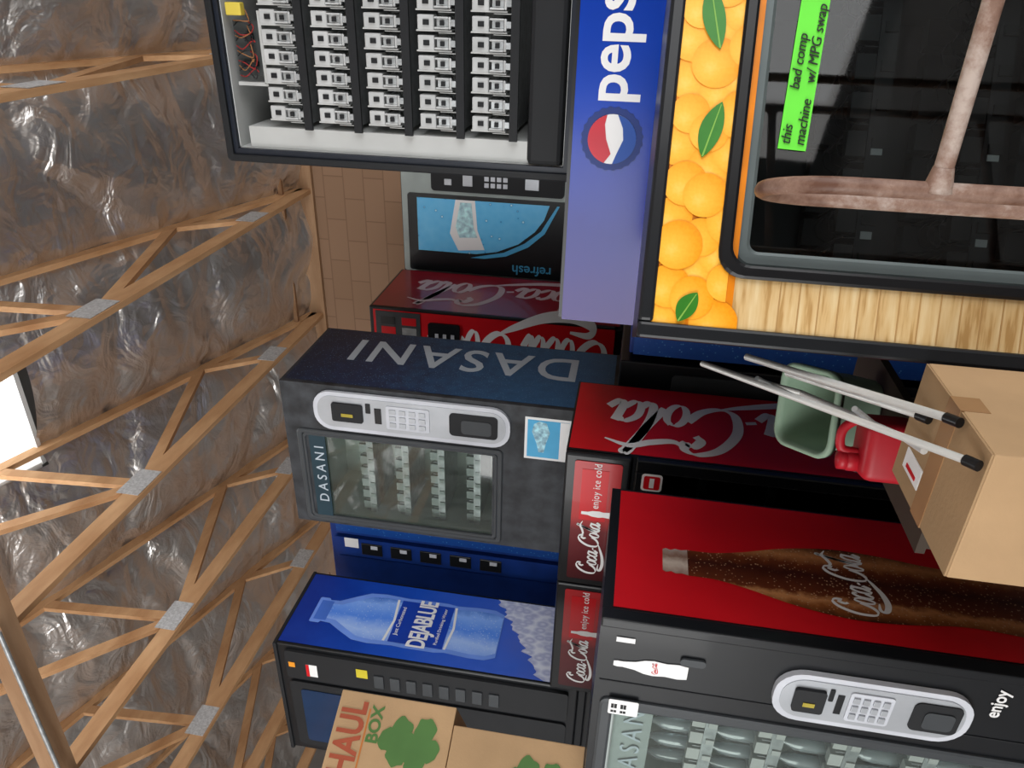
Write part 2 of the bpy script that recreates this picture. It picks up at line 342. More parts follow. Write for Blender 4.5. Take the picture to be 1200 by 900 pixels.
# ---------------- room ----------------
WX0,WX1,WY0,WY1=-9.0,4.0,-4.4,6.8
EAVE=5.12; RY=1.2
def roofz(y): return EAVE+(WY1-y)/3 if y>RY else EAVE+(WY1-RY)/3-(RY-y)/3
boxes(None,'floor',CONC,[(WX0-.2,WX1+.2,WY0-.2,WY1+.2,-.1,0)])
boxes(None,'wall_back',KRAFT,[(WX0,WX1,WY1,WY1+.12,0,EAVE)])
boxes(None,'wall_left',SHEET,[(WX0-.12,WX0,WY0,WY1,0,7.2)])
boxes(None,'wall_right',SHEET,[(WX1,WX1+.12,3.4,WY1,0,5.6),(WX1,WX1+.12,WY0,-3.0,0,5.6),(WX1,WX1+.12,-3.0,3.4,4.0,7.2)])
boxes(None,'wall_front',SHEET,[(WX0,-8.4,WY0-.12,WY0,0,EAVE),(-1.6,WX1,WY0-.12,WY0,0,EAVE),(-8.4,-1.6,WY0-.12,WY0,4.3,EAVE)])
TX=[3.2,1.95,.7,-.56,-1.83,-3.12,-4.38,-5.6,-6.85,-8.1]
SKY=(-3.25,-2.38,1.6,3.96)
bm=bmesh.new(); NX,NY=380,260; V={}
for i in range(NX+1):
    x=WX0+(WX1-WX0)*i/NX
    f=((x-TX[3])/1.265)%1.0; sag=math.sin(math.pi*f)
    for j in range(NY+1):
        y=WY0+(WY1-WY0)*j/NY
        wx=x+.25*noise.noise(Vector((x*1.3,y*1.1,7))); wy=y+.45*noise.noise(Vector((x*.9,y*.8,2)))
        g=(wy/1.15)%1.0; pur=math.sin(math.pi*g)**.55
        z=roofz(y)-.02-.15*sag**.7*(.35+.65*pur)-.02*pur
        a=noise.noise(Vector((wx*1.0,wy*1.8,3)))*.08*(.2+sag)
        b=(1-abs(noise.noise(Vector((wx*1.3,wy*3.6,9))))*2.2)*.026*(.3+sag)
        c=(1-abs(noise.noise(Vector((wx*5,wy*4,4))))*2)*.010*(1.5-sag)
        d=(1-abs(noise.noise(Vector((wx*2.4,wy*7,14))))*2)*.010
        inside=SKY[0]-.1<x<SKY[1]+.1 and SKY[2]-.1<y<SKY[3]+.1
        V[i,j]=bm.verts.new((x,y,z-(0 if inside else a+b+c+d)))
for i in range(NX):
    for j in range(NY):
        c=(V[i,j].co+V[i+1,j+1].co)/2
        if SKY[0]<c.x<SKY[1] and SKY[2]<c.y<SKY[3]: continue
        fc=bm.faces.new([V[i,j],V[i,j+1],V[i+1,j+1],V[i+1,j]]); fc.smooth=True
me=bpy.data.meshes.new('ceiling'); bm.to_mesh(me); bm.free(); link(None,'ceiling',me,FOIL)
bm=bmesh.new()
def quad(bm,x0,x1,y0,y1,o=.1):
    vs=[bm.verts.new((x,y,roofz(y)+o)) for x,y in [(x0,y0),(x1,y0),(x1,y1),(x0,y1)]]; bm.faces.new(vs)
quad(bm,WX0,WX1,WY0-.2,RY); quad(bm,WX0,WX1,RY,SKY[2]); quad(bm,WX0,WX1,SKY[3],WY1+.2); quad(bm,WX0,SKY[0],SKY[2],SKY[3]); quad(bm,SKY[1],WX1,SKY[2],SKY[3])
me=bpy.data.meshes.new('roof'); bm.to_mesh(me); bm.free(); link(None,'roof',me,SHEET)
W1=empty('window_1',(0,0,0))
bm=bmesh.new()
def beam(bm,p0,p1,w,h,up=Vector((0,0,1))):
    p0=Vector(p0);p1=Vector(p1); d=(p1-p0); L=d.length; d.normalize(); s=d.cross(up)
    if s.length<1e-3: s=Vector((1,0,0))
    s.normalize(); u=s.cross(d)
    vs=[]
    for q in (p0,p1):
        for a,b in [(-1,-1),(1,-1),(1,1),(-1,1)]: vs.append(bm.verts.new(q+s*a*w/2+u*b*h/2))
    for f in [(3,2,1,0),(4,5,6,7),(0,1,5,4),(1,2,6,5),(2,3,7,6),(3,0,4,7)]: bm.faces.new([vs[i] for i in f])
for (xa,ya),(xb,yb) in [((SKY[0],SKY[2]),(SKY[1],SKY[2])),((SKY[1],SKY[2]),(SKY[1],SKY[3])),((SKY[1],SKY[3]),(SKY[0],SKY[3])),((SKY[0],SKY[3]),(SKY[0],SKY[2]))]:
    beam(bm,(xa,ya,roofz(ya)+.0),(xb,yb,roofz(yb)+.0),.04,.16)
me=bpy.data.meshes.new('frame'); bm.to_mesh(me); bm.free(); link(W1,'frame',me,WHITE)
CH=4.98
for tx in TX:
    P=empty('roof_truss',(tx,0,0)); bm=bmesh.new()
    beam(bm,(0,WY0+.05,CH),(0,WY1-.02,CH),.04,.125)
    top=lambda y: roofz(y)-.10
    beam(bm,(0,RY,top(RY)),(0,WY1-.02,top(WY1)),.04,.09); beam(bm,(0,RY,top(RY)),(0,WY0+.05,top(WY0)),.04,.09)
    webs=[(3.7,5.35),(3.7,3.62),(3.7,2.1),(5.75,5.35),(1.2,2.1),(1.2,1.2),(-1.3,.3),(-1.3,-2.8),(1.2,.3)]
    for k,(yb,yt) in enumerate(webs):
        beam(bm,(0,yb,CH),(0,yt,top(yt)),.08,.036,Vector((1,0,0)))
    me=bpy.data.meshes.new('timbers'); bm.to_mesh(me); bm.free(); link(P,'timbers',me,WOOD)
    L=[]
    for y in (5.75,3.7,1.2,-1.3):
        for s in (-1,1): L.append((s*.024-.002,s*.024+.002,y-.14,y+.14,CH-.05,CH+.11))
    boxes(P,'gusset_plates',PLATE,L)
PU=empty('roof_purlins',(0,0,0)); bm=bmesh.new()
for y in [6.5]:
    beam(bm,(WX0,y,roofz(y)-.12),(WX1,y,roofz(y)-.12),.035,.04)
me=bpy.data.meshes.new('timbers'); bm.to_mesh(me); bm.free(); link(PU,'timbers',me,WOODX)
boxes(None,'trim_1',WOODX,[(WX0,WX1,WY1-.05,WY1,EAVE-.22,EAVE-.05)])
boxes(None,'ceiling_girder',WOODX,[(WX0,-2.6,2.24,2.34,CH-.21,CH-.07)])
CD=empty('electrical_conduit',(0,0,0))
tube(CD,'pipe',[(-2.9,2.2,CH-.24),(-4.0,2.2,CH-.25),(-4.2,2.2,CH-.3)],.012,GALV)
boxes(CD,'junction_box',GALV,[(-4.30,-4.15,2.14,2.26,CH-.36,CH-.24)],.01)

# ---------------- machine: charcoal water machine ----------------
P=empty('vending_machine',(-3.017,3.45,1.83)); w,D,H=.993,.74,1.90
cabinet(P,w,D,H,CHAR,(.05,.66,.66,1.76),.5,LINER)
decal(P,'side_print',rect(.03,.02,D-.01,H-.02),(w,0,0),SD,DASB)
text(P,'side_lettering','DASANI',.40,(w,.60,.22),SDV,TXG,.004,1.15,sx=.90,bold=.004)
frame(P,'window_frame',.02,.69,.60,1.83,.03,DKGREY)
frame(P,'window_gasket',.045,.665,.63,1.80,.02,DKGREY,-.008)
decal(P,'window_header',rect(.06,1.66,.65,1.76),(0,0,0),FR,mat('header_teal',(.012,.035,.05),.4),.004)
text(P,'header_text','DASANI',.085,(.17,0,1.675),FR,TXG,.007,1.5)
decal(P,'glass',rect(.05,.66,.66,1.66),(0,.012,0),FR,GL)
shelves(P,.05,.66,[1.42,1.20,.98,.76],.10,.46,7,GALV,GREYF)
pay_panel(P,.715,.965,.56,1.70)
decal(P,'poster',rect(.66,.22,.93,.48),(0,0,0),FR,TXW,.002)
decal(P,'poster_print',rect(.675,.235,.915,.465),(0,-.003,0),FR,CYAN,.001)
decal(P,'poster_bottle',[(.71,.40),(.76,.41),(.84,.44),(.89,.43),(.91,.40),(.90,.36),(.84,.34),(.77,.36),(.71,.37)],(0,-.005,0),FR,mat('poster_pale',(.35,.6,.8),.4,var=.5,ns=40),.001)
decal(P,'poster_band',rect(.675,.235,.915,.285),(0,-.005,0),FR,TXW,.001)
text(P,'poster_text','Treat yourself',.035,(.68,0,.25),FR,TXBL,.007)
# ---------------- blue bottle-print machine ----------------
P=empty('vending_machine',(-4.50,2.92,1.83)); w,D,H=.96,.62,1.89
cabinet(P,w,D,H,BLACK)
decal(P,'side_print',rect(.02,.02,D-.02,H-.02),(w,0,0),SD,DEJB)
ice=[(.02,.02),(D-.02,.02),(D-.02,.62)]+[(D-.02-.56*i/40,.62-.34*(i/40)+.03*noise.noise(Vector((i*.45,2,0)))*2) for i in range(1,40)]+[(.02,.25)]
decal(P,'ice_print',ice,(w,0,0),SD,ICE,0,.004)
prof=[(0,.07),(.01,.075),(.06,.075),(.07,.06),(.13,.065),(.22,.12),(.30,.165),(.40,.175),(.55,.165),(.62,.17),(.80,.17),(.86,.16),(1.0,.172),(1.1,.17),(1.16,.14)]
cy=.30; zt=1.72
pts=[(cy+r,zt-t) for t,r in prof]+[(cy-r,zt-t) for t,r in reversed(prof)]
pts2=[(cy+r+.03,zt+.03-t*1.03) for t,r in prof]+[(cy-r-.03,zt+.03-t*1.03) for t,r in reversed(prof)]
decal(P,'bottle_glow',pts2,(w,0,0),SD,mat('lightblue_print',(.16,.30,.8),.4),0,.005)
decal(P,'bottle_print',pts,(w,0,0),SD,BOTBL,0,.006)
decal(P,'bottle_cap',rect(cy-.08,zt-.07,cy+.08,zt+.01),(w,0,0),SD,mat('cap_blue',(.06,.16,.6),.4),0,.007)
decal(P,'bottle_label',rect(cy-.17,zt-.84,cy+.17,zt-.5),(w,0,0),SD,mat('label_blue',(.01,.05,.4),.4),0,.008)
text(P,'label_text','DEJABLUE',.14,(w,cy,zt-.73),SD,TXW,.010,.92,bold=.003,al='CENTER',sx=.66,sy=1.15)
text(P,'label_small','Just Carbonated',.035,(w,cy,zt-.54),SD,TXW,.010,al='CENTER')
text(P,'label_small','Purified Drinking Water',.03,(w,cy,zt-.80),SD,TXW,.010,al='CENTER')
for k in (.86,.48):
    decal(P,'label_stripe',[(cy-.17,zt-k),(cy,zt-k-.02),(cy+.17,zt-k),(cy+.17,zt-k+.015),(cy,zt-k-.005),(cy-.17,zt-k+.015)],(w,0,0),SD,TXW,0,.009)
decal(P,'door_panel',rr(.06,.1,.66,1.82,.03),(0,0,0),FR,BLACKM,.012)
decal(P,'door_window',rr(.12,1.35,.60,1.75,.02),(0,-.014,0),FR,mat('dark_blue_screen',(.01,.03,.08),.2,coat=.2),.004)
decal(P,'control_column',rr(.70,.1,.93,1.82,.02),(0,0,0),FR,BLACKM,.02)
decal(P,'sticker_orange',rect(.80,1.76,.84,1.80),(0,-.022,0),FR,mat('orange_sticker',(.8,.3,.02),.5),.001)
decal(P,'sticker_white',rect(.74,1.62,.84,1.69),(0,-.022,0),FR,TXW,.001)
decal(P,'sticker_red',rect(.74,1.67,.84,1.69),(0,-.024,0),FR,RED,.001)
decal(P,'yellow_display',rect(.80,1.30,.87,1.37),(0,-.022,0),FR,mat('yellow_print',(.6,.5,.03),.5),.002)
boxes(P,'selection_buttons',DKGREY,[(.74,.84,-.034,-.022,.5+.1*i,.56+.1*i) for i in range(8)],.003)
boxes(P,'top_flange',BLACKM,[(-.01,w+.004,-.012,D,H-.02,H+.004)],.004)
# ---------------- dark blue machine behind ----------------
P=empty('vending_machine',(-4.02,3.83,1.83)); w,D,H=.95,.75,1.88
cabinet(P,w,D,H,PEPM)
decal(P,'door_panel',rr(.03,.06,.42,1.84,.05),(0,0,0),FR,PEPM,.03)
decal(P,'selection_column',rr(.44,.06,.60,1.84,.03),(0,0,0),FR,PEPM,.045)
decal(P,'control_column',rr(.62,.06,.93,1.84,.03),(0,0,0),FR,PEPM,.03)
decal(P,'logo_plate',rect(.52,1.66,.60,1.76),(0,-.047,0),FR,TXW,.002)
boxes(P,'selection_windows',BLACK,[(.47,.57,-.055,-.045,.65+.21*i,.80+.21*i) for i in range(5)],.005)
boxes(P,'selection_buttons',LIGHTP,[(.53,.56,-.06,-.055,.68+.21*i,.73+.21*i) for i in range(5)],.003)
decal(P,'bubble_print',rect(.64,.08,.92,1.82),(0,-.032,0),FR,BUBD)
# ---------------- red machine at the back ----------------
P=empty('vending_machine',(-3.09,4.87,1.83)); w,D,H=.95,.82,1.87
cabinet(P,w,D,H,BLACK)
decal(P,'side_print',rect(.02,.02,D-.02,H-.02),(w,0,0),SD,REDD)
script(P,'side_script',(w,.60,.10),SDV,1.62,mat('faded_white',(.5,.38,.40),.4))
decal(P,'front_print',rect(.03,.05,.93,1.84),(0,0,0),FR,RED)
script(P,'front_script',(.82,0,.04),FRV,1.45,TXW,.004,1.5)
decal(P,'product_panel',rect(.40,1.48,.92,1.82),(0,0,0),FR,DKGREY,.006)
for i in range(6):
    for j in range(2): decal(P,'product_picture',rect(.42+.08*i,1.51+.16*j,.48+.08*i,1.62+.16*j),(0,-.007,0),FR,[BLACK,RED,LIGHTP,RED,GALV,RED][(i+j)%6],.001)
decal(P,'coin_panel',rr(.66,1.18,.86,1.42,.02),(0,0,0),FR,BLACK,.015)
boxes(P,'buttons',LIGHTP,[(.74,.78,-.024,-.016,1.22+.06*i,1.245+.06*i) for i in range(3)])
# ---------------- refresh machine ----------------
P=empty('vending_machine',(-2.19,5.80,1.83)); w,D,H=.98,.8,1.88
cabinet(P,w,D,H,BLACK)
decal(P,'front_frame',rr(.01,.02,w-.01,H-.01,.02),(0,0,0),FR,GREYF,.01)
decal(P,'front_glass',rr(.025,.04,.67,1.82,.02),(0,-.01,0),FR,BLACK,.012)
swp=[(.20,1.74),(.20,1.25),(.23,1.08),(.31,.90),(.42,.77),(.52,.70),(.64,.66),(.64,1.74)]
decal(P,'blue_print',swp,(0,-.026,0),FR,BUBB)
sw2=[(.165,1.30),(.165,1.18),(.20,1.0),(.29,.82),(.41,.69),(.64,.58),(.64,.60),(.43,.72),(.32,.85),(.23,1.02),(.185,1.22)]
decal(P,'cyan_swoosh',sw2,(0,-.028,0),FR,CYAN)
decal(P,'glass_picture',[(.22,1.40),(.36,1.47),(.64,1.42),(.64,1.26),(.40,1.24),(.24,1.18)],(0,-.028,0),FR,TXW)
decal(P,'glass_picture_ice',[(.33,1.39),(.42,1.42),(.62,1.38),(.62,1.29),(.42,1.27),(.34,1.24)],(0,-.030,0),FR,mat('pale_blue',(.45,.7,.85),.4,var=.4,ns=25))
text(P,'front_text','refresh',.115,(.13,0,.62),FRV,CYAN,.032,bold=.001)
decal(P,'keypad_column',rr(.70,.55,.95,1.62,.03),(0,-.01,0),FR,BLACKM,.012)
boxes(P,'keypad',LIGHTP,[(.75+.05*i,.785+.05*i,-.03,-.022,1.0+.05*j,1.035+.05*j) for i in range(3) for j in range(4)])
boxes(P,'slots',SILV,[(.75,.86,-.03,-.022,1.28,1.36),(.75,.86,-.03,-.022,.75,.86),(.75,.80,-.03,-.022,1.45,1.51)],.005)

# ---------------- open snack machine ----------------
P=empty('snack_vending_machine',(-.757,3.24,2.10)); w,D,H=1.0,.85,1.60
cabinet(P,w,D,H,NAVY,(.055,.95,.06,1.55),.6,OFFW)
frame(P,'door_frame',0,w,0,H,.03,BLACKM,-.02,0,.02)
zs=[1.24,1.01,.78,.55,.32]; R=[];I=[];K=[];G=[]; T=[]
for z in zs:
    R.append((.17,.94,.02,.55,z-.03,z-.022)); K.append((.15,.945,.005,.02,z-.055,z-.02))
    for i in range(10):
        a=.175+.077*i; T.append((a,a+.003,.03,.55,z-.022,z+.055))
        I.append((a+.010,a+.068,.03,.10,z+.075,z+.145)); G.append((a+.016,a+.062,.02,.06,z+.012,z+.06))
        I.append((a+.016,a+.062,.015,.022,z+.0,z+.010)); I.append((a+.016,a+.024,.012,.03,z+.01,z+.07)); I.append((a+.055,a+.062,.012,.03,z+.01,z+.07))
        G.append((a+.028,a+.052,.010,.03,z-.03,z+.0)); T.append((a+.006,a+.012,.03,.2,z,z+.15)); 
        K.append((a+.03,a+.048,.010,.02,z+.028,z+.045)); K.append((a+.03,a+.05,.024,.03,z+.095,z+.12))
boxes(P,'trays',GALV,R); boxes(P,'slot_dividers',OFFW,T); boxes(P,'slot_blocks',TRAYW,I,.003,1); boxes(P,'tray_rails',BLACKM,K); boxes(P,'slot_clips',GALV,G)
for z in zs:
    for i in range(10):
        x=.175+.077*i+.039
        tube(P,'spiral_coil',[(x+.026*math.cos(t),.08+.008*t,z+.04+.028*math.sin(t)) for t in [k*math.pi/4 for k in range(0,40)]],.0022,GALV)
boxes(P,'side_channel',OFFW,[(.06,.15,.03,.5,.08,1.5)])
boxes(P,'bottom_bin',BLACKM,[(.06,.95,-.005,.3,.07,.22)],.02)
boxes(P,'control_board',mat('board_grey',(.05,.055,.055),.5),[(.36,.58,.07,.09,1.41,1.53)])
boxes(P,'board_bracket',OFFW,[(.33,.62,.05,.10,1.39,1.405),(.32,.335,.05,.1,1.39,1.53)])
boxes(P,'wiring_block',mat('yellow_plastic',(.7,.55,.08),.5),[(.60,.65,.02,.06,1.46,1.53)],.005)
boxes(P,'connectors',BLACKM,[(.40,.42,.04,.07,1.43,1.50),(.50,.53,.04,.07,1.44,1.47)])
for k in range(12):
    x0=.36+.02*k
    tube(P,'wire',[(x0,.06,1.52),(x0+.02*math.sin(k*2),.035,1.48),(x0+.03*math.cos(k*3),.04,1.44),(x0+.02,.035,1.42+.01*(k%3)),(x0+.04,.06,1.46)],.0024,[mat('wire_red',(.3,.02,.02)),BLACK,mat('wire_brown',(.3,.13,.05))][k%3],smooth=True)

# ---------------- coolers A, B ----------------
def cooler(x):
    P=empty('drink_cooler',(x,2.766,0)); w,D,H=.75,.64,2.03
    cabinet(P,w,D,H,BLACK,(.06,.69,.25,1.66),.5,LINERD)
    boxes(P,'header_box',BLACK,[(0,w,-.035,0,1.74,H)],.01)
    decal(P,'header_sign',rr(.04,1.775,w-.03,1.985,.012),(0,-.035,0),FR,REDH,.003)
    decal(P,'header_badge',rect(.40,1.83,w-.07,1.95),(0,-.039,0),FR,RED,.001)
    script(P,'header_script',(.07,-.04,1.85),FR,.34,TXW,.003)
    prof=[(0,.008),(.03,.009),(.05,.016),(.08,.018),(.1,.014),(.13,.017)]
    decal(P,'bottle_icon',[(.44+r,1.94-t) for t,r in prof]+[(.44-r,1.94-t) for t,r in reversed(prof)],(0,-.041,0),FR,TXW)
    text(P,'header_text','enjoy ice cold',.048,(.47,-.04,1.865),FR,TXW,.003,1.1,sx=.82)
    decal(P,'side_print',rect(.01,.05,D-.01,H-.01),(w,0,0),SD,RED)
    script(P,'side_script',(w,.48,.48),SDV,1.46,TXW,.004,1.05)
    boxes(P,'door_frame',BLACK,[(.0,.06,-.035,0,.2,1.72),(.69,w,-.035,0,.2,1.72),(.06,.69,-.035,0,.2,.26),(.06,.69,-.035,0,1.66,1.72)],.006)
    decal(P,'glass',rect(.06,.25,.69,1.66),(0,-.015,0),FR,GLD)
    shelves(P,.06,.69,[.5,.8,1.1,1.4],.08,.45,6,GALV,LINERD)
    decal(P,'sticker',rr(.60,1.60,.69,1.69,.015),(0,-.036,0),FR,TXW,.001)
    decal(P,'sticker_red',rr(.61,1.61,.68,1.68,.01),(0,-.038,0),FR,RED,.001)
    decal(P,'sticker_mark',rect(.62,1.635,.67,1.655),(0,-.040,0),FR,TXW,.001)
    boxes(P,'handle',SILV,[(.03,.05,-.07,-.035,.9,1.3)],.006)
    decal(P,'base_grille',rect(.03,.03,w-.03,.17),(0,0,0),FR,BLACKM,.01)
cooler(-2.567); cooler(-3.325)

# ---------------- machine C ----------------
P=empty('vending_machine',(-2.76,1.757,0)); w,D,H=.975,.71,1.815
cabinet(P,w,D,H,BLACK,(.06,.61,.30,1.74),.5,LINER)
decal(P,'side_print',rect(.06,.05,D-.015,H-.035),(w,0,0),SD,RED,.002)
boxes(P,'corner_post',BLACK,[(w-.03,w+.008,-.004,.05,0,H)],.006)
zt=1.62; bh=1.45; cy=.315
pr=[(.06,.066),(.09,.066),(.13,.07),(.2,.095),(.27,.13),(.33,.152),(.40,.168),(.46,.17),(.54,.160),(.62,.142),(.68,.136),(.75,.143),(.84,.16),(.92,.158),(.98,.145),(1.0,.12)]
prs=[(a,b) for a,b in [(q.x,q.y) for q in cat([Vector(t) for t in pr],4)]]
decal(P,'bottle_print',[(cy+r,zt-t*bh) for t,r in prs]+[(cy-r,zt-t*bh) for t,r in reversed(prs)],(w,0,0),SD,COKEB,0,.006)
cp=[(0,.055),(.008,.062),(.02,.055),(.03,.064),(.045,.060),(.06,.066)]
decal(P,'bottle_rim',[(cy+r,zt-t*bh) for t,r in cp]+[(cy-r,zt-t*bh) for t,r in reversed(cp)],(w,0,0),SD,CAPM,0,.006)
script(P,'bottle_script',(w,cy-.16,.93),SD,.33,TXW,.009,1.5)
frame(P,'window_frame',.02,.62,.24,1.79,.045,DKGREY)
frame(P,'window_gasket',.055,.61,.28,1.755,.02,GREYF,-.008)
decal(P,'glass',rect(.06,.30,.61,1.74),(0,.012,0),FR,GL)
decal(P,'window_header',rect(.075,1.60,.60,1.735),(0,.04,0),FR,GREYF)
text(P,'header_text','DASANI',.1,(.12,.035,1.63),FR,TXG,.003,1.4)
shelves(P,.06,.61,[.4,.65,.9,1.15,1.38],.08,.46,6)
bp=[(.028,0),(.03,.02),(.03,.12),(.026,.15),(.012,.18),(.012,.2)]
for z in (.41,.66,.91,1.16,1.39):
    for i in range(6):
        lathe(P,'water_bottle',bp,PLAST,(.06+.0917*(i+.5),.2,z),12)
decal(P,'qr_sticker',rr(.56,1.66,.63,1.76,.006),(0,-.013,0),FR,TXW,.002)
boxes(P,'qr_marks',TXB,[(.570+.0105*i,.579+.0105*i,-.019,-.0172,1.70+.0105*j,1.709+.0105*j) for i in range(5) for j in range(5) if (i*j+i+j*2)%3!=1])
pr2=[(0,.010),(.012,.013),(.03,.012),(.07,.018),(.10,.03),(.13,.034),(.17,.029),(.21,.033),(.24,.028)]
decal(P,'bottle_sticker',[(.79+r,1.76-t) for t,r in pr2]+[(.79-r,1.76-t) for t,r in reversed(pr2)],(0,0,0),FR,TXW,.002)
script(P,'sticker_script',(.765,0,1.62),FR,.055,RED,.006)
decal(P,'lock_plate',rr(.83,1.47,.86,1.55,.012),(0,0,0),FR,DKGREY,.008)
decal(P,'small_tag',rect(.89,1.70,.91,1.76),(0,0,0),FR,TXW,.002)
boxes(P,'door_seam',BLACKM,[(.70,.704,-.003,.0,.1,1.8)])
pay_panel(P,.675,.885,.66,1.25)
text(P,'panel_text','enjoy',.055,(.80,0,.585),FR,TXW,.004,bold=.001)
decal(P,'delivery_flap',rr(.1,.06,.6,.2,.02),(0,0,0),FR,BLACKM,.012)
lowmachine((-3.76,1.757,0),.97,.71,1.81,BLACK)
# ---------------- blue header cooler ----------------
P=empty('drink_cooler',(-1.19,2.77,0)); w,D,H=1.2,.72,2.10
cabinet(P,w,D,H,BLACK,(.06,1.14,.2,1.72),.5,LINERD)
decal(P,'header_sign',rect(.0,1.80,w,2.085),(0,-.002,0),FR,PEPB,.02)
boxes(P,'header_trim',GREYF,[(0,w,-.035,0,1.77,1.795)],.003)
gx,gz=.705,1.945
decal(P,'cap_edge',[(gx+(.105+.006*(i%2))*math.cos(2*math.pi*i/48),gz+(.105+.006*(i%2))*math.sin(2*math.pi*i/48)) for i in range(48)],(0,-.022,0),FR,mat('cap_navy',(.008,.03,.18),.4),.002)
decal(P,'globe_white',circ(gx,gz,.085,40),(0,-.025,0),FR,TXW,.001)
a0,a1=math.radians(165),math.radians(15)
up=[(gx+.085*math.cos(a1+(a0-a1)*i/20),gz+.085*math.sin(a1+(a0-a1)*i/20)) for i in range(21)]
decal(P,'globe_red',up+[(gx-.05,gz+.0),(gx,gz+.02),(gx+.05,gz+.028)],(0,-.027,0),FR,mat('globe_red',(.55,.01,.03),.3),.001)
a0,a1=math.radians(185),math.radians(350)
lo=[(gx+.085*math.cos(a0+(a1-a0)*i/20),gz+.085*math.sin(a0+(a1-a0)*i/20)) for i in range(21)]
decal(P,'globe_blue',lo+[(gx+.04,gz-.035),(gx,gz-.04),(gx-.05,gz-.02)],(0,-.027,0),FR,TXBL,.001)
text(P,'header_text','pepsi',.20,(.825,0,1.91),FR,TXW,.024,1.0,bold=.004,sx=.96)
frame(P,'door_frame',.02,w-.02,.15,1.76,.05,BLACK,-.03)
decal(P,'glass',rect(.06,.2,1.14,1.72),(0,-.01,0),FR,GLD)
shelves(P,.06,1.14,[.5,.85,1.2,1.5],.1,.45,8,GALV,LINERD)

# ---------------- orange juice machine ----------------
P=empty('glass_front_vending_machine',(-.743,1.645,0),math.radians(24.3)); w,D,H=1.0,.62,1.81
wx0,wx1,wz0,wz1=.185,.93,.35,1.60
cabinet(P,w,D,H,BLACK,(wx0,wx1,wz0,wz1),.45,LINERD)
boxes(P,'door_edge',BLACK,[(0,.04,-.04,0,.02,H),(.96,w,-.04,0,.02,H),(.04,.96,-.04,0,H-.035,H),(.04,.96,-.04,0,.02,.06)],.008)
decal(P,'orange_print',rect(.04,1.60,.96,H-.035),(0,-.03,0),FR,ORNBG)
decal(P,'slat_print',rect(.04,.1,.165,1.60),(0,-.03,0),FR,STRAW)
boxes(P,'slat_gaps',mat('slat_shadow_print',(.46,.27,.10),.5),[(.042,.163,-.0335,-.032,.12+.043*i,.123+.043*i) for i in range(33)])
OR=[]
for row,zc in enumerate((1.745,1.685,1.63)):
    for i in range(13): OR.append((.055+.078*i+(.038 if row%2 else 0)+.01*math.sin(i*4.1+row*2),zc+.010*math.sin(i*2.7+row)))
for i,(ox,oz) in enumerate(OR):
    if ox>.955: continue
    r=.050+.006*((i*7)%3-1); y=-.0322-.00012*((i*17)%39)
    zl=1.585 if ox+r<.16 else 1.617
    bm=bmesh.new(); bm.faces.new([bm.verts.new((min(max(ox+r*math.cos(t),.035),.965)-ox,0,min(max(oz+r*math.sin(t),zl),1.78)-oz)) for t in [2*math.pi*k/40 for k in range(40)]])
    me=bpy.data.meshes.new('printed_orange'); bm.to_mesh(me); bm.free(); link(P,'printed_orange',me,ORNG,(ox,y,oz))
boxes(P,'door_panel',BLACKM,[(.165,wx0,-.03,0,.05,1.6),(.04,.165,-.028,0,.05,1.6),(.04,.96,-.028,0,wz1,1.78),(wx1,.96,-.03,0,.05,wz1),(wx0,wx1,-.03,0,.05,wz0)])
def leaf(x,z,L,W,ang):
    c,s=math.cos(ang),math.sin(ang); pts=[]
    for i in range(13):
        t=i/12; pts.append((L*t,W*math.sin(math.pi*t)**.8))
    for i in range(11,0,-1):
        t=i/12; pts.append((L*t,-W*.8*math.sin(math.pi*t)**.8))
    decal(P,'leaf_print',[(x+c*u-s*v,z+s*u+c*v) for u,v in pts],(0,-.038,0),FR,LEAF)
    v2=[(.02*L,.002),(.95*L,.001),(.95*L,-.001),(.02*L,-.002)]
    decal(P,'leaf_vein',[(x+c*u-s*v,z+s*u+c*v) for u,v in v2],(0,-.039,0),FR,LEAFL)
leaf(.66,1.69,.15,.028,.25); leaf(.42,1.705,.13,.028,-.25); leaf(.045,1.72,.08,.025,-.5)
frame(P,'window_gasket',.155,.955,.31,1.645,.03,RUB,-.047,-.03,.06)
frame(P,'window_inner_frame',.185,.93,.34,1.61,.035,mat('inner_frame',(.10,.12,.12),.4,metal=.2),-.02,.0,.04)
decal(P,'glass',rect(wx0,wz0,wx1,wz1),(0,-.006,0),FR,GLD)
shelves(P,wx0,wx1,[.5,.76,1.02,1.28],.12,.42,8,TRAYD,LINERD)
boxes(P,'price_tags',TRAYW,[(wx0+.10+.2*i,wx0+.118+.2*i,.110,.113,z-.006,z+.02) for z in (.76,1.02,1.28) for i in range(4)])
for z in (.765,1.025,1.285):
    for i in range(8):
        x=wx0+.055+.0925*i
        tube(P,'spiral_coil',[(x+.034*math.cos(t),.15+.010*t,z+.045+.036*math.sin(t)) for t in [k*math.pi/4 for k in range(0,24)]],.0025,TRAYD)
ca=math.cos(-.05); sa=math.sin(-.05)
E2=(Vector((ca,0,sa)),Vector((-sa,0,ca)))
decal(P,'note_tape',[(0,-.03),(.42,-.028),(.42,.034),(0,.032)],(.455,-.012,1.505),E2,GREENT,.001,0)
text(P,'note_text','this         bad comp\nmachine    w/ MPG swap',.031,(.465,-.014,1.512),E2,TXB,.002,shear=.2,sx=1.0)

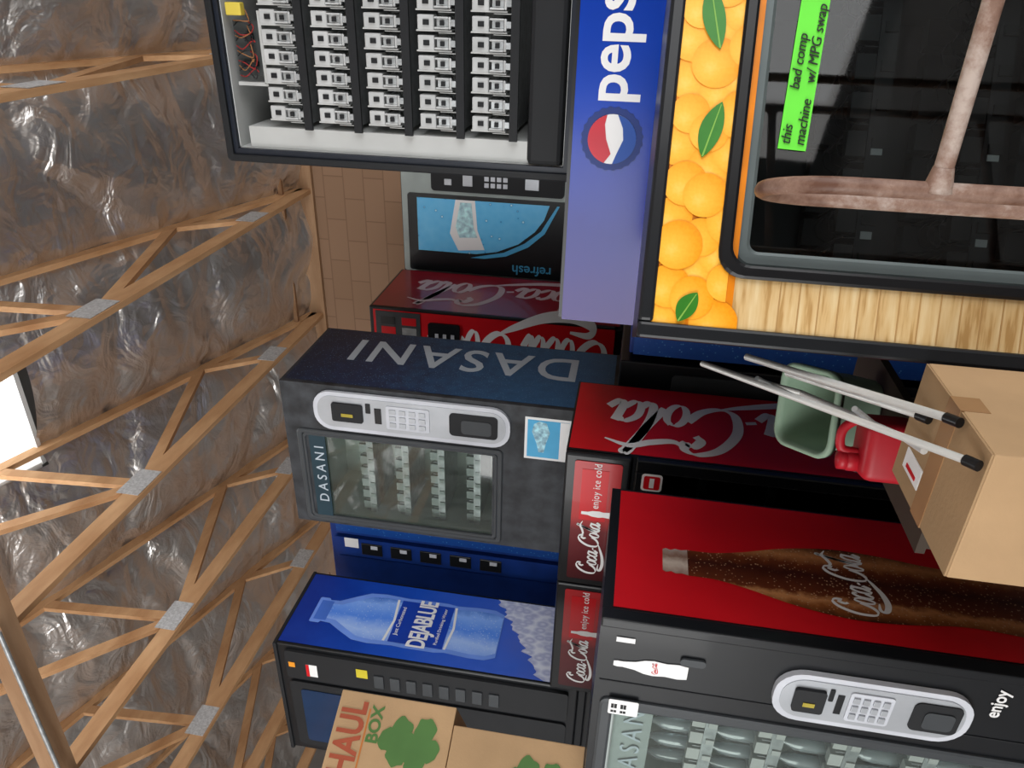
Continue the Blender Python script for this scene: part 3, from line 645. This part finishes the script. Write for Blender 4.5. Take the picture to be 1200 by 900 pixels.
# ---------------- support machines ----------------
lowmachine((-3.98,3.55,0),.94,.78,1.83,BLACK); lowmachine((-2.90,3.52,0),1.17,.80,1.83,BLACK)
P=lowmachine((-1.70,3.56,0),.97,.8,1.79,PEPM); decal(P,'bubble_front',rect(.01,.02,.96,1.77),(0,-.03,0),FR,BUBD)
lowmachine((-.70,3.56,0),.97,.8,2.10,BLACK)
lowmachine((-3.15,4.75,0),1.0,.9,1.83,BLACK); lowmachine((-2.2,5.70,0),1.0,.9,1.83,BLACK)
lowmachine((-4.50,2.92,0),.96,.6,1.83,BLACK)

# ---------------- moving boxes ----------------
UHR=mat('print_red',(.35,.07,.03),.6); UHO=mat('print_orange',(.5,.16,.03),.6)
def mbox(cx_,cy_,z,sx,sy,h,txt=True):
    a=math.radians(62.8); e=Vector((math.cos(a),math.sin(a)))
    P=empty('moving_box',(cx_-e.x*sx,cy_-e.y*sx,z),a); boxes(P,'carton',CARD2,[(0,sx,0,sy,0,h)],.004)
    boxes(P,'top_tape',TAPE,[(sx/2-.03,sx/2+.03,-.001,sy+.001,h-.06,h+.001)] if not txt else [(.0,sx,sy/2-.03,sy/2+.03,h,h+.002)])
    if txt:
        text(P,'print_brand','U-HAUL',.15,(.02,0,h-.125),FR,UHR,.002,bold=.004,sx=.74)
        text(P,'print_box','BOX',.07,(.27,0,h-.20),FR,GREENP,.002,bold=.002)
        decal(P,'print_dash',rect(.02,h-.145,.40,h-.138),(0,0,0),FR,UHO)
        L=[(.25,.25,.050),(.34,.25,.050),(.295,.30,.045),(.22,.17,.045),(.35,.15,.050),(.28,.12,.045),(.28,.20,.055)]; dz=.04
    else:
        L=[(.25,.30,.050),(.34,.30,.050),(.295,.35,.045),(.22,.22,.045),(.33,.20,.050),(.28,.26,.055)]; dz=.08
    for q,(cx,cz,r) in enumerate(L):
        decal(P,'print_clover',[(cx+(r*(1+.12*math.sin(5*t+q)))*math.cos(t),cz-dz+(r*.9*(1+.12*math.sin(4*t)))*math.sin(t)) for t in [2*math.pi*i/24 for i in range(24)]],(0,-.0003*q,0),FR,GREENP)
mbox(-2.735,1.985,1.818,.46,.42,.548,False)
mbox(-2.71,2.05,2.37,.46,.42,.505)
# ---------------- cardboard boxes in the gap ----------------
def cbox(loc,sx,sy,h,label=False,rz=0):
    P=empty('cardboard_box',loc,rz); boxes(P,'carton',CARD2,[(0,sx,0,sy,0,h)],.004)
    boxes(P,'flaps',CARD,[(.002,sx-.002,.002,sy/2-.002,h,h+.004),(.002,sx-.002,sy/2+.002,sy-.002,h,h+.004)])
    boxes(P,'tape',TAPE,[(-.001,sx+.001,sy/2-.03,sy/2+.03,h-.05,h+.006)])
    if label:
        boxes(P,'shipping_label',TXW,[(.05,.10,.22,.32,h+.004,h+.0065)]); boxes(P,'label_mark',RED,[(.06,.07,.24,.30,h+.006,h+.0075)])
cbox((-1.01,1.23,.60),.29,.37,.57,True); cbox((-1.00,1.24,0),.28,.36,.597)
P=empty('storage_stand',(0,0,0)); boxes(P,'top_board',WOODD,[(-1.34,-1.06,1.72,2.56,.975,1.0)]); boxes(P,'legs',WOODD,[(a,a+.04,b,b+.04,0,.975) for a in (-1.33,-1.11) for b in (1.73,2.51)]); boxes(P,'lower_board',WOODD,[(-1.34,-1.06,1.72,2.56,.4,.42)])
# ---------------- gas can ----------------
P=empty('gas_can',(-1.13,1.90,1.003),math.radians(15))
o=boxes(P,'body',GASR,[(-.085,.085,-.07,.07,0,.15)],.028,4)
for p in o.data.polygons: p.use_smooth=True
lathe(P,'neck',[(.03,0),(.03,.03),(.024,.04)],GASR,(-.045,0,.145))
lathe(P,'cap',[(.028,0),(.028,.025),(.01,.03)],GASR,(-.045,0,.175))
tube(P,'handle',[(-.02,0,.15),(-.01,0,.195),(.04,0,.2),(.072,0,.17),(.075,0,.13)],.013,GASR,smooth=True)
# ---------------- tub ----------------
def tub(loc,m,rot):
    P=empty('plastic_tub',loc,0,rot); bm=bmesh.new(); 
    R=[]
    for (s,z) in [(.001,.0),(.78,0),(.82,.012),(.98,.20),(1.0,.215),(1.08,.218),(1.09,.205),(1.10,.23),(1.0,.235),(.94,.21),(.78,.02),(.001,.018)]:
        R.append([bm.verts.new((u*s,v*s,z)) for u,v in rr(-.125,-.11,.125,.11,.05)])
    N=len(R[0])
    for a,b in zip(R,R[1:]):
        for i in range(N):
            f=bm.faces.new([a[i],a[(i+1)%N],b[(i+1)%N],b[i]]); f.smooth=True
    me=bpy.data.meshes.new('shell'); bm.to_mesh(me); bm.free(); link(P,'shell',me,m)
tub((-1.20,2.26,1.055),SAGE,(math.radians(32),0,.3))
# ---------------- folded chair frame ----------------
P=empty('folding_chair',(0,0,0))
tube(P,'leg_1',[(-.90,1.86,1.62),(-.755,1.26,1.20)],.008,ALUW)
tube(P,'leg_2',[(-.84,1.80,1.52),(-.735,1.38,1.20)],.009,ALUW)
tube(P,'leg_3',[(-.90,1.85,1.40),(-.80,1.50,1.20)],.008,ALUW)
tube(P,'leg_4',[(-.98,1.9,1.34),(-.86,1.5,1.21),(-.84,1.42,1.20)],.008,ALUW)
tube(P,'seat_rail',[(-.90,1.86,1.62),(-.95,1.9,1.5),(-.98,1.9,1.34)],.008,ALUW)
tube(P,'cross_bar',[(-.86,1.72,1.50),(-.95,1.80,1.36)],.007,GALV)
tube(P,'cross_bar_2',[(-.80,1.50,1.33),(-.87,1.55,1.25)],.007,GALV)
for i,(a,b) in enumerate([((-.735,1.38,1.20),(-.728,1.35,1.186)),((-.80,1.50,1.20),(-.795,1.475,1.186)),((-.755,1.26,1.20),(-.75,1.235,1.186))]):
    tube(P,'rubber_foot_%d'%i,[a,b],.011,RUB)
# ---------------- hand truck ----------------
P=empty('hand_truck',(0,0,0))
A=Vector((-.255,1.173,0)); B=Vector((-.328,1.39,0))
dv=(B-A); r=dv.length/2; c=(A+B)/2; dn=dv.normalized()
loop=[(A.x,A.y,.12)]+[(A.x,A.y,z) for z in (.5,1.0,1.5)]
for i in range(0,13):
    t=math.pi-math.pi*i/12; p=c+dn*(r*math.cos(t)); loop.append((p.x,p.y,1.535+.105*math.sin(t)))
loop+=[(B.x,B.y,z) for z in (1.5,1.0,.5,.12)]
tube(P,'side_loop',loop,.0135,RUST)
tube(P,'side_loop_2',[(x+.62,y,z) for x,y,z in loop],.0135,RUST)
for z in (1.415,.75): 
    tube(P,'cross_bar',[(A.x,A.y,z),(A.x+.62,A.y,z)],.0135,RUST)
    for sx in (0,.62): lathe(P,'weld_flare',[(.022,0),(.019,.01),(.014,.035)],RUST,(A.x+sx,A.y,z),16,Matrix.Rotation(math.pi/2 if sx==0 else -math.pi/2,4,'Y'))
boxes(P,'toe_plate',RUST,[(-.28,.38,1.0,1.40,.02,.03)])
for x in (-.33,.40):
    lathe(P,'wheel',[(.05,-.02),(.12,-.02),(.125,0),(.12,.02),(.05,.02)],RUB,(x,1.45,.125),24,Matrix.Rotation(math.pi/2,4,'Y'))
tube(P,'axle',[(-.34,1.45,.125),(.41,1.45,.125)],.01,GALV)
boxes(P,'brackets',RUST,[(-.275,-.255,1.38,1.46,.02,.14),(.345,.365,1.38,1.46,.02,.14)])

# ---------------- lights ----------------
def area(name,loc,target,sx,sy,e,c=(1,1,1)):
    l=bpy.data.lights.new(name,'AREA'); l.shape='RECTANGLE'; l.size=sx; l.size_y=sy; l.energy=e; l.color=c
    o=bpy.data.objects.new(name,l); COL.objects.link(o); o.location=loc
    o.rotation_euler=(Vector(target)-Vector(loc)).to_track_quat('-Z','Y').to_euler(); return o
area('door_daylight_front',(-5.0,WY0+.05,2.2),(-5.0,3,2.6),6.6,4,430,(1,.98,.95))
area('door_daylight_side',(WX1-.05,.2,2.1),(-3,1.5,2.6),6.2,3.8,210,(1,.98,.96))
area('skylight_daylight',((SKY[0]+SKY[1])/2,2.8,roofz(2.8)+.05),(-2.5,2.9,0),.8,2.2,70,(.95,.98,1))
wd=bpy.data.worlds.new('World'); S.world=wd; wd.use_nodes=True; nt=wd.node_tree; bg=nt.nodes['Background']
bg.inputs[0].default_value=(.9,.95,1,1); bg.inputs[1].default_value=1.7

# ---------------- camera ----------------
cam=bpy.data.cameras.new('camera'); co=bpy.data.objects.new('camera',cam); COL.objects.link(co); S.camera=co
cam.sensor_width=36; cam.lens=26.1; cam.clip_start=.05
yaw=math.radians(28.8); p=math.radians(7.8)
f=Vector((-math.sin(yaw)*math.cos(p),math.cos(yaw)*math.cos(p),math.sin(p)))
r0=Vector((math.cos(yaw),math.sin(yaw),0)); u0=r0.cross(f)
ro=math.radians(5.8)
Rr=r0*math.cos(ro)+u0*math.sin(ro); U=u0*math.cos(ro)-r0*math.sin(ro)
M=Matrix.Identity(4); X,Y,Z=-U,Rr,-f
for i in range(3): M[i][0]=X[i]; M[i][1]=Y[i]; M[i][2]=Z[i]
M[0][3],M[1][3],M[2][3]=0,0,1.85
co.matrix_world=M
